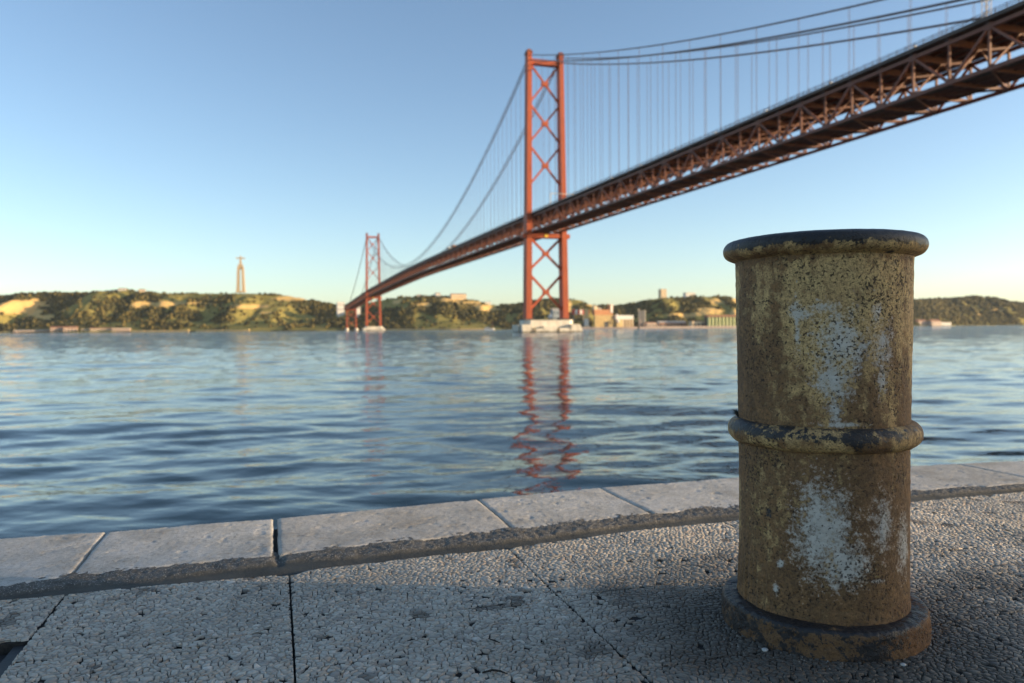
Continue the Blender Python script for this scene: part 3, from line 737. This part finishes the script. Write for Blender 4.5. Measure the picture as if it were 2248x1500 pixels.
# --- mortar gutter between stones and pavers
m = Mat('gutter_concrete', 0.9, 0.25)
n = m.noise(28, 5, .65); n2 = m.noise(220, 3, .6); n3 = m.noise(5, 4, .6)
c = m.ramp(n, (.3, (.075, .07, .06)), (.7, (.17, .16, .14)))
c = m.mix(m.ramp(m.voro(150, 'F1', None, 'Distance'), (.14, .85), (.34, 0.0)), c, (.46, .43, .37))
c2 = m.ramp(n3, (.3, (.055, .054, .046)), (.7, (.10, .097, .083)))
m.col(m.mix(m.attr('smooth'), c, c2)); m.bump(m.math('ADD', n, m.math('MULTIPLY', n2, .4)), .006); M_gut = m.m
nu, nv = 1100, 46
s = np.linspace(-2.6, 4.6, nu); U, Vv = np.meshgrid(s, np.linspace(0, 1, nv), indexing='ij')
a = gut(U) - .02; b_ = inner(U) + .035; dd = a + (b_ - a) * Vv
mid = .48 + .25 * (fbm(U * 3, 0 * U, 0, 51, 3) - .5)
smooth = 1 - sstep(mid - .06, mid + .06, Vv)
z = QZ - .0075 + smooth * (-.0035) + (1 - smooth) * ((fbm(U * 110, dd * 110, 0, 53, 3) - .5) * .008 + (fbm(U * 14, dd * 14, 0, 55, 3) - .5) * .006 + .004)
z = z + (fbm(U * 8, dd * 8, 0, 57, 3) - .5) * .006 - .012 * np.exp(-((U - .03) / .05) ** 2) * sstep(.35, .0, Vv)
z = z - .010 * np.exp(-((U - 0.0) / .012) ** 2) * sstep(.4, .6, Vv)
o = np_obj('gutter_strip', np.stack([U, dd, z], -1).reshape(-1, 3), grid_faces(nu, nv), M_gut, QU, smooth=True); fattr(o, 'smooth', smooth)
for x0, x1 in ((-20, -2.6), (4.6, 20)):
    MB().box(x0, x1, 2.2, 2.6, QZ - .2, QZ - .008).build('gutter_strip', M_gut, QU)

# --- pavers with exposed aggregate
BC = Vector((.730, 1.79)); _c, _s = math.cos(-THQ), math.sin(-THQ)
BQ = (BC.x * _c - BC.y * _s, BC.x * _s + BC.y * _c)              # bollard centre in quay coordinates
m = Mat('paver_matrix', 0.95, 0.2); n = m.noise(90, 4, .6); n2 = m.noise(4, 4, .6)
m.col(m.ramp(n, (.3, (.022, .021, .02)), (.7, (.055, .05, .045)))); m.bump(n, .004); M_pav = m.m
m = Mat('plain_paver', 0.9, 0.2); vd = m.voro(75, 'DISTANCE_TO_EDGE'); vc = m.voro(75, 'F1', None, 'Color')
c = m.mix(.35, m.ramp(m.noise(3, 3), (.3, (.22, .22, .21)), (.7, (.32, .31, .29))), vc, 'MULTIPLY')
m.col(m.mix(m.ramp(vd, (.02, 1.0), (.10, 0.0)), c, (.05, .05, .045))); m.bump(m.ramp(vd, (.0, 0.0), (.14, 1.0)), .004); M_far = m.m
m = Mat('aggregate_pebbles', 0.62, 0.4)
isl = m.island(); n = m.noise(130, 4, .6); nb = m.noise(2.2, 4, .6)
c = m.ramp(isl, (0.0, (.32, .282, .235)), (.30, (.47, .42, .35)), (.62, (.58, .525, .44)), (.86, (.49, .41, .315)), (.95, (.54, .40, .29)), (1.0, (.74, .68, .59)))
c = m.mix(m.ramp(n, (.35, 0.0), (.75, .5)), c, (.20, .195, .18))
c = m.mix(m.ramp(nb, (.45, 0.0), (.7, .35)), c, (.20, .185, .15))
c = m.mix(m.math('MULTIPLY', m.attr('dirt_shade'), .85), c, (.042, .032, .023))
m.col(c); m.bump(n, .0015); M_agg = m.m
# dirt-stained patches of moss/rust in joints share the matrix

def pebbles(name, s0, s1, d0, d1f, parent, holes=(), seed=0, d0f=None):
    a = .0145
    ni = int((s1 - s0) / a) + 4; nj = int((1.3) / (a * .866)) + 4
    dmax = 2.45
    I, J = np.meshgrid(np.arange(ni), np.arange(int((dmax - d0) / (a * .866)) + 3), indexing='ij')
    cx = s0 + (I + .5 * (J % 2)) * a; cy = d0 + J * a * .866
    cx = cx.ravel(); cy = cy.ravel()
    k = np.arange(6); ang = np.radians(30 + 60 * k)
    vx = cx[:, None] + a / math.sqrt(3) * np.cos(ang); vy = cy[:, None] + a / math.sqrt(3) * np.sin(ang)
    jx = (vn(vx / a * 1.37 + 11, vy / a * 1.37, 0, 201) - .5) * 1.35 * a; jy = (vn(vx / a * 1.37, vy / a * 1.37 + 7, 0, 202) - .5) * 1.35 * a
    # slow warp varies the stone size
    wx = (vn(vx * 22, vy * 22, 0, 203) - .5) * 1.4 * a; wy = (vn(vx * 22, vy * 22, 0, 204) - .5) * 1.4 * a
    vx = vx + jx + wx; vy = vy + jy + wy
    cx = vx.mean(1); cy = vy.mean(1)
    lim = d1f(cx)
    ok = (cx > s0 - .3 * a) & (cx < s1 + .3 * a) & (cy > d0 - .3 * a) & (cy < lim + .3 * a)
    vx = np.clip(vx, s0 + .0003, s1 - .0003); vy = np.clip(vy, d0 + .0003, (lim - .0003)[:, None])
    cx = vx.mean(1); cy = vy.mean(1)
    for hx, hy, hr in holes: ok &= ((cx - hx) ** 2 + (cy - hy) ** 2) > hr * hr
    ok &= _h(np.arange(len(cx)), 0 * np.arange(len(cx)), 0 * np.arange(len(cx)), seed + 5) > .025
    ok &= ((cx - BQ[0]) ** 2 + (cy - BQ[1]) ** 2) > .215 ** 2
    vx, vy, cx, cy = vx[ok], vy[ok], cx[ok], cy[ok]; n = len(cx)
    rr = np.random.default_rng(seed)
    gap = rr.uniform(.82, .965, n)[:, None]
    lx = cx[:, None] + (vx - cx[:, None]) * gap; ly = cy[:, None] + (vy - cy[:, None]) * gap
    tf = rr.uniform(.80, .94, n)[:, None]
    tx = cx[:, None] + (vx - cx[:, None]) * gap * tf; ty = cy[:, None] + (vy - cy[:, None]) * gap * tf
    zt = QZ + rr.normal(.0, .00032, n) + (fbm(cx * 5, cy * 5, 0, 99, 2) - .5) * .006
    gx = rr.normal(0, .045, n)[:, None]; gy = rr.normal(0, .045, n)[:, None]
    tz = zt[:, None] + gx * (tx - cx[:, None]) + gy * (ty - cy[:, None])
    lz = np.repeat((zt - .0045)[:, None], 6, 1) + .5 * (gx * (lx - cx[:, None]) + gy * (ly - cy[:, None]))
    V = np.concatenate([np.stack([lx, ly, lz], -1), np.stack([tx, ty, tz], -1)], 1)   # (n,12,3)
    base = (np.arange(n) * 12)[:, None]
    quads = [[q, (q + 1) % 6, 6 + (q + 1) % 6, 6 + q] for q in range(6)]
    quads += [[6, 7, 8, 9], [6, 9, 10, 11]]
    Q = np.array(quads); F = (Q[None] + base[:, :, None]).reshape(-1, 4)
    o = np_obj(name, V.reshape(-1, 3), F, M_agg, parent, smooth=False)
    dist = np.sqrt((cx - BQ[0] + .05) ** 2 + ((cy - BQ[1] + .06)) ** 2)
    dirt_shade = sstep(.78, .26, dist + (fbm(cx * 7, cy * 7, 0, 301, 3) - .5) * .40)  # stain round the foot, with shade around the bollard painted in
    dirt_shade = np.maximum(dirt_shade, .85 * sstep(.34, .52, fbm(cx * 2.3 + 4, cy * 2.3, 0, 303, 3)) * sstep(1.0, 1.45, cx) * sstep(2.05, 1.65, cy))  # grime plus shade right of the bollard, both put into the colour
    dirt_shade = np.maximum(dirt_shade, .8 * sstep(.70, .78, fbm(cx * 12, cy * 12, 0, 305, 3)))
    fattr(o, 'dirt_shade', np.repeat(dirt_shade, 12)); tag(o, kind='stuff')
    return n

CO = [-5.4, -4.7, -4.0, -3.3, -2.63, -1.97, -1.30, -.545, .028, .697, 1.52, 2.36, 3.03, 3.70, 4.37, 5.0, 5.7, 6.4]
RO = [9.0, 1.835, 1.39, .94, .49, .04, -.41, -.9, -1.5]
total = 0
for i in range(len(CO) - 1):
    for j in range(len(RO) - 1):
        s0, s1 = CO[i] + .0015, CO[i + 1] - .0015
        d1, d0 = RO[j] - .0018, RO[j + 1] + .0018
        hatch = abs(CO[i] + 1.30) < .01
        if hatch and j == 0: d0 = 1.965
        if hatch and j in (1, 2): continue
        near = -2.0 < s0 and s1 < 4.4 and d0 > .9
        if near and s0 > 3.0 and j > 1: near = False
        fs = np.linspace(s0, s1, 26)
        front = gut(fs) + .008 * (fbm(fs * 14, 0 * fs, 0, 71, 3) - .5) if j == 0 else np.full(26, d1)
        chips = []
        if j == 0:
            front = front - .03 * np.exp(-((fs - .03) / .035) ** 2) - .018 * np.exp(-((fs - .70) / .03) ** 2)
        ztop = QZ - (.0045 if near else 0.0)
        poly = [(s0, d0), (s1, d0)] + [(float(a), float(b)) for a, b in zip(fs[::-1], front[::-1])] if j == 0 else [(s0, d0), (s1, d0), (s1, d1), (s0, d1)]
        p = MB().prism(poly, QZ - .06, ztop).build('paver', M_pav if near else M_far, QU)
        if near:
            if j == 0:
                fcopy, fscopy = front.copy(), fs.copy()
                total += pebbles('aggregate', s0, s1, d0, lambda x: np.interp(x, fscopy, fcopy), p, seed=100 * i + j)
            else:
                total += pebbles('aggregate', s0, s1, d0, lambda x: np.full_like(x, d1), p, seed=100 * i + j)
print('pebbles', total)
# hatch sunk in the paving at the left
m = plain('hatch_steel', (.02, .021, .023), (.04, .041, .043), 18, .6, .002)
e = empty('steel_hatch', (0, 0, 0)); e.rotation_euler = (0, 0, THQ); tag(e, 'dark sunken steel hatch at the bottom left of the paving', 'hatch')
MB().box(-1.297, -.549, .945, 1.962, QZ - .075, QZ - .028).build('cover', m, e)
MB().box(-1.297, -.60, 1.905, 1.922, QZ - .0275, QZ - .018).build('rim', M_lamp, e)
MB().box(-.575, -.549, .945, 1.962, QZ - .0275, QZ - .012).build('frame', m, e)

# unseen warehouse shape added off to the right to shade the near paving
WX, WY = 120.0, -8.0
e = empty('shade_caster', (WX, WY, QZ), THQ); tag(e, 'unseen tall warehouse shape added far right to shade the quay', 'warehouse')
MB().box(-26, 0, -90, 0, -.1, 25).build('wall', M_cream, e)
MB().add([(-26.8, -90.8, 25.02), (.8, -90.8, 25.02), (.8, .8, 25.02), (-26.8, .8, 25.02), (-13, -90.8, 29), (-13, .8, 29)], [(0, 3, 2, 1), (0, 4, 5, 3), (1, 2, 5, 4), (0, 1, 4), (2, 3, 5)]).build('roof', M_tile, e)
for k in range(8): MB().box(-26.15, -25.9, -86 + k * 11, -81 + k * 11, -.05, 5).build('door', M_dark, e)
for k in range(8):
    for j in range(3): MB().box(-26.12, -25.9, -86 + k * 11, -83.5 + k * 11, 8 + j * 5.5, 10.5 + j * 5.5).build('window', M_dark, e)

# ================================================================== BOLLARD
BO = empty('mooring_bollard', (BC.x, BC.y, QZ)); tag(BO, 'weathered yellow and white iron mooring bollard standing on the quay', 'bollard')
PHC = math.atan2(-BC.y, -BC.x)
def bol_mat():
    m = Mat('bollard_paint', 0.6, 0.35)
    co = m.co()
    n1 = m.noise(9, 6, .65, co); n2 = m.noise(45, 6, .7, co); n3 = m.noise(150, 4, .65, co); n5 = m.noise(420, 3, .6, co); n4 = m.noise(4.5, 4, .6, co, (1, 1, .45))
    nst = m.noise(14, 5, .65, co, (1, 1, .18))
    khaki = m.ramp(n1, (.25, (.42, .25, .095)), (.45, (.63, .40, .165)), (.62, (.71, .47, .195)), (.8, (.51, .315, .125)))
    brown = m.ramp(n2, (.25, (.055, .027, .014)), (.5, (.18, .09, .038)), (.78, (.36, .185, .07)))
    red = m.ramp(n2, (.3, (.08, .034, .014)), (.6, (.21, .088, .03)), (.8, (.30, .14, .05)))
    rust = m.attr('rust'); white = m.attr('white'); black = m.attr('black'); redm = m.attr('red')
    # rust: mask plus two noises
    f = m.math('ADD', rust, m.math('MULTIPLY', m.math('SUBTRACT', n4, .5), 2.6)); f = m.math('ADD', f, m.math('MULTIPLY', m.math('SUBTRACT', n2, .5), 1.9))
    f = m.math('ADD', f, m.math('MULTIPLY', m.math('SUBTRACT', nst, .5), 1.5)); f = m.math('ADD', f, m.math('MULTIPLY', m.math('SUBTRACT', n3, .5), .8))
    f = m.ramp(f, (.26, 0.0), (.60, .92))
    c = m.mix(f, khaki, brown)
    fr = m.ramp(m.math('ADD', redm, m.math('MULTIPLY', m.math('SUBTRACT', n1, .5), 1.4)), (.35, 0.0), (.65, .9)); c = m.mix(fr, c, red)
    # greenish mustard flecks
    c = m.mix(m.ramp(m.math('MULTIPLY', n1, n3), (.35, 0.0), (.42, .45)), c, (.36, .29, .07))
    # grain: dark speckle all over
    c = m.mix(m.ramp(m.math('ADD', m.math('MULTIPLY', n3, .6), m.math('MULTIPLY', n5, .4)), (.36, .85), (.55, 0.0)), c, (.060, .038, .024))
    # white limewash patches
    w = m.math('ADD', white, m.math('MULTIPLY', m.math('SUBTRACT', n2, .5), 2.4)); w = m.math('ADD', w, m.math('MULTIPLY', m.math('SUBTRACT', n3, .5), 2.4)); w = m.math('ADD', w, m.math('MULTIPLY', m.math('SUBTRACT', nst, .5), .8))
    c = m.mix(m.ramp(w, (.08, 0.0), (.80, .8)), c, m.ramp(n2, (.3, (.46, .43, .37)), (.7, (.70, .665, .59))))
    # black tar coat
    k = m.math('ADD', black, m.math('MULTIPLY', m.math('SUBTRACT', n2, .5), 1.6)); k = m.math('ADD', k, m.math('MULTIPLY', m.math('SUBTRACT', n1, .5), 1.2))
    k = m.math('ADD', k, m.math('MULTIPLY', m.math('SUBTRACT', n3, .5), .9)); kf = m.ramp(k, (.42, 0.0), (.56, .96)); c = m.mix(kf, c, (.018, .019, .022))
    # pin-head rust pits
    pit = m.ramp(m.math('MULTIPLY', m.noise(170, 2, .5, co), m.math('ADD', n1, .55)), (.625, 0.0), (.72, .85)); c = m.mix(pit, c, (.040, .025, .016))
    m.col(c)
    m.rough(m.ramp(kf, (0.0, .72), (1.0, .36)))
    h = m.math('ADD', m.math('MULTIPLY', n2, .16), m.math('MULTIPLY', n3, .42)); h = m.math('SUBTRACT', h, m.math('MULTIPLY', pit, .35)); h = m.math('ADD', h, m.math('MULTIPLY', n5, .22))
    m.bump(h, .0045)
    return m.m
M_bol = bol_mat()
def blob(dl, z, d0, z0, rd, rz): return 1.15 - np.sqrt(((dl - d0) / rd) ** 2 + ((z - z0) / rz) ** 2)
def lathe(name, prof, mode, ncol=420, rough=.0012):
    # resample the profile
    P = np.array(prof, float); seg = np.r_[0, np.cumsum(np.hypot(*np.diff(P, axis=0).T))]
    n = max(int(seg[-1] / .0028), 8); q = np.linspace(0, seg[-1], n)
    r = np.interp(q, seg, P[:, 0]); z = np.interp(q, seg, P[:, 1])
    # light smoothing of corners
    for _ in range(2 if mode != 'cap' else 3):
        r[1:-1] = (r[:-2] + r[1:-1] * 2 + r[2:]) / 4; z[1:-1] = (z[:-2] + z[1:-1] * 2 + z[2:]) / 4
    tr = np.gradient(r, q); tz = np.gradient(z, q); L = np.hypot(tr, tz) + 1e-9; nr, nz = tz / L, -tr / L
    ph = np.linspace(0, 2 * np.pi, ncol, endpoint=False)
    PH, Rr = np.meshgrid(ph, r, indexing='ij'); _, Zz = np.meshgrid(ph, z, indexing='ij'); _, NR = np.meshgrid(ph, nr, indexing='ij'); _, NZ = np.meshgrid(ph, nz, indexing='ij')
    dl = (PH - PHC + np.pi) % (2 * np.pi) - np.pi
    X = Rr * np.cos(PH); Y = Rr * np.sin(PH)
    disp = (fbm(X * 60, Y * 60, Zz * 60, 401, 4) - .5) * 2 * rough + (fbm(X * 9, Y * 9, Zz * 9, 403, 3) - .5) * 2 * rough * .6
    disp += (fbm(X * 170, Y * 170, Zz * 170, 409, 2) - .5) * 2 * rough * .7
    pits = sstep(.68, .78, fbm(X * 55, Y * 55, Zz * 55, 405, 2)); disp -= pits * rough * 1.0
    if mode in ('low',):   # flaking scale near the foot, left side
        fl = sstep(.21, .10, Zz) * sstep(-.45, -.75, dl); disp += fl * (fbm(PH * 26, Zz * 5, 0, 411, 3) - .35) * .010
    if mode == 'ring': disp += (fbm(PH * 3.2, 0 * PH, 0, 421, 3) - .5) * .006
    if mode == 'base': disp += (fbm(PH * 6, Zz * 8, 0, 423, 3) - .5) * .005
    if mode == 'cap': disp *= .45
    X = (Rr + disp * NR) * np.cos(PH); Y = (Rr + disp * NR) * np.sin(PH); Z = Zz + disp * NZ
    V = np.stack([X, Y, Z], -1).reshape(-1, 3)
    o = np_obj(name, V, grid_faces(ncol, n, wrap=True), M_bol, BO, smooth=True)
    white = np.full_like(dl, -.6); rust = np.full_like(dl, .25); black = np.full_like(dl, -.5); red = np.full_like(dl, -.4)
    if mode == 'up':
        white = np.maximum.reduce([blob(dl, Zz, .20, .660, .30, .085), blob(dl, Zz, .12, .585, .24, .06), blob(dl, Zz, -.22, .727, .16, .025), blob(dl, Zz, .02, .74, .28, .016) - .1, blob(dl, Zz, -.26, .70, .055, .09) - .15,
                                   blob(dl, Zz, .66, .655, .24, .085) - .32, blob(dl, Zz, .60, .73, .10, .05) - .35, blob(dl, Zz, .70, .58, .12, .06) - .30, blob(dl, Zz, .15, .52, .10, .04) - .15, blob(dl, Zz, .25, .490, .30, .007)]) - .12
        rust = .32 + .42 * sstep(.76, .50, Zz) + .25 * sstep(-.7, -1.2, dl) * sstep(.78, .62, Zz) + .25 * sstep(.835, .85, Zz)
        black = np.maximum.reduce([blob(dl, Zz, -.95, .522, .10, .018), blob(dl, Zz, -.55, .555, .05, .008), blob(dl, Zz, .9, .55, .05, .010)]) - .45
        red = -.25 + .25 * sstep(.62, .50, Zz)
    if mode == 'low':
        white = np.maximum.reduce([blob(dl, Zz, .02, .255, .36, .125), blob(dl, Zz, .22, .19, .34, .06), blob(dl, Zz, 1.12, .215, .16, .08) - .05, blob(dl, Zz, .72, .27, .26, .10) - .38, blob(dl, Zz, -.52, .115, .04, .016), blob(dl, Zz, -.46, .175, .06, .012), blob(dl, Zz, .62, .155, .14, .006)]) - .10
        rust = .78 + .3 * sstep(.25, .08, Zz); black = np.maximum.reduce([blob(dl, Zz, -.62, .285, .12, .035), blob(dl, Zz, -.42, .228, .09, .010), blob(dl, Zz, .58, .30, .03, .03)]) - .52
        red = -.30 + .50 * sstep(.17, .07, Zz) + .25 * sstep(.5, 1.2, dl)
    if mode == 'ring':
        black = .58 - .55 * sstep(.464, .442, Zz) * (1 - .5 * sstep(-.2, .5, dl)) - .25 * sstep(.7, 1.2, dl); rust = np.full_like(dl, .5)
    if mode == 'cap':
        black = -.05 + 1.0 * sstep(.856, .892, Zz) + .35 * sstep(.862, .855, Zz); rust = np.full_like(dl, .35)
    if mode == 'base':
        black = .52 + .30 * sstep(.052, .060, Zz) - .35 * sstep(.5, 1.2, dl); rust = np.full_like(dl, 1.2); red = np.full_like(dl, .35) + .4 * sstep(.4, 1.1, dl)
        white = blob(dl, Zz, .45, .066, .5, .006) - .25
    for nm, a in (('white', white), ('rust', rust), ('black', black), ('red', red)): fattr(o, nm, a)
    return o
lathe('base_flange', [(.229, -.02), (.228, .0), (.2265, .052), (.222, .060), (.200, .062), (.17, .060)], 'base', rough=.0016)
lathe('lower_shaft', [(.189, .05), (.187, .09), (.1865, .25), (.187, .44)], 'low', rough=.0013)
th = np.linspace(-1.75, 1.75, 17)
lathe('collar_ring', [(.180, .424)] + [(.1865 + .025 * math.cos(a), .455 + .027 * math.sin(a)) for a in th] + [(.178, .490)], 'ring', rough=.0010)
lathe('upper_shaft', [(.1885, .47), (.189, .55), (.192, .72), (.1945, .87)], 'up', rough=.0011)
cp = [(.180, .856), (.192, .852)] + [(.2005 + .023 * math.cos(a), .880 + .0225 * math.sin(a)) for a in np.linspace(-1.45, 1.2, 14)] + [(.190, .9045), (.15, .908), (.08, .910), (.002, .911)]
lathe('cap_rim', cp, 'cap', rough=.0012)

# small litter
M_stonew = plain('pale_pebble', (.36, .35, .33), (.50, .49, .46), 40, .7, .002)
M_twig = plain('dry_twig', (.018, .015, .012), (.035, .03, .022), 60, .8)
def loose(label, x, y, r, sq):
    bm = bmesh.new(); bmesh.ops.create_icosphere(bm, subdivisions=2, radius=r)
    for v in bm.verts:
        k = .8 + .4 * float(vn(v.co.x / r * 1.3 + x * 50, v.co.y / r * 1.3, v.co.z / r * 1.3, 7)); v.co *= k; v.co.z *= sq
    me = bpy.data.meshes.new('loose_pebble'); bm.to_mesh(me); bm.free(); me.materials.append(M_stonew); me.shade_smooth()
    o = bpy.data.objects.new('loose_pebble', me); COL.objects.link(o); o.location = (x, y, QZ + r * sq * .7); tag(o, label, 'pebble', 'loose pebbles by the bollard foot')
loose('small pale pebble in front of the bollard foot, right of centre', .800, 1.548, .0060, .55)
loose('small grey pebble at the left front of the bollard foot', .540, 1.622, .0075, .6)
# grit swept up around the foot of the bollard
gv = []; gf = []
for k in range(900):
    a = random.uniform(0, 6.283); rr_ = .232 + abs(random.gauss(0, .05)); gx, gy = BC.x + rr_ * math.cos(a), BC.y + rr_ * math.sin(a)
    q = random.uniform(.0008, .0026); b0 = len(gv)
    gv += [(gx + q * random.uniform(.6, 1.3), gy, QZ + .0005), (gx - q * .6, gy + q * random.uniform(.6, 1.2), QZ + .0005), (gx - q * .6, gy - q * random.uniform(.6, 1.2), QZ + .0005), (gx, gy, QZ + .001 + q * random.uniform(.7, 1.4))]
    gf += [(b0, b0 + 1, b0 + 3), (b0 + 1, b0 + 2, b0 + 3), (b0 + 2, b0, b0 + 3)]
m = Mat('grit', .9, .2); m.col(m.ramp(m.island(), (0.0, (.05, .035, .025)), (.6, (.14, .10, .07)), (1.0, (.34, .32, .29))))
tag(mesh_obj('grit', gv, gf, m.m), 'loose grit and rust flakes around the bollard foot', 'grit', kind='stuff')
def twig(label, pts, r):
    o = MB().tube(pts, r, 6).build('twig', M_twig); tag(o, label, 'twig')
z = QZ + .004
twig('short dark twig lying on the paving near the bottom edge', [(-.065, 1.522, z), (-.045, 1.527, z + .003), (-.028, 1.524, z + .002), (-.014, 1.516, z)], [.0018, .0024, .002, .001])
twig('tiny dark twig on the paving left of the bollard', [(-.058, 1.690, z), (-.045, 1.676, z + .002), (-.032, 1.668, z)], [.001, .0018, .001])
b = MB(); px, py = BC.x + .190 * math.cos(PHC - 1.35), BC.y + .190 * math.sin(PHC - 1.35)
for k in range(9):
    a = random.uniform(2.2, 4.2); l = random.uniform(.006, .018); h = random.uniform(.0, .014)
    b.tube([(px, py, QZ + .484), (px + .5 * l * math.cos(a), py + .5 * l * math.sin(a), QZ + .488 + h * .8), (px + l * math.cos(a), py + l * math.sin(a), QZ + .488 + h)], [.0022, .0013, .0005], 5)
tag(b.build('dry_weed', M_twig), 'dry black tuft of weed caught on the collar ring', 'weed')

# ================================================================== AIR
hm_ = bpy.data.materials.new('haze_air'); hm_.use_nodes = True; hn = hm_.node_tree.nodes; hn.clear()
ho = hn.new('ShaderNodeOutputMaterial'); hv = hn.new('ShaderNodeVolumePrincipled')
hv.inputs['Color'].default_value = (0.84, 0.91, 1.0, 1); hv.inputs['Density'].default_value = 0.00002; hv.inputs['Anisotropy'].default_value = 0.0
hm_.node_tree.links.new(hv.outputs[0], ho.inputs['Volume'])
tag(MB().box(-9500, 9500, -9500, 9500, -8, 232).build('haze', hm_), 'thin pale haze lying over the river and far shore', 'haze', kind='stuff')
S.cycles.volume_bounces = 0
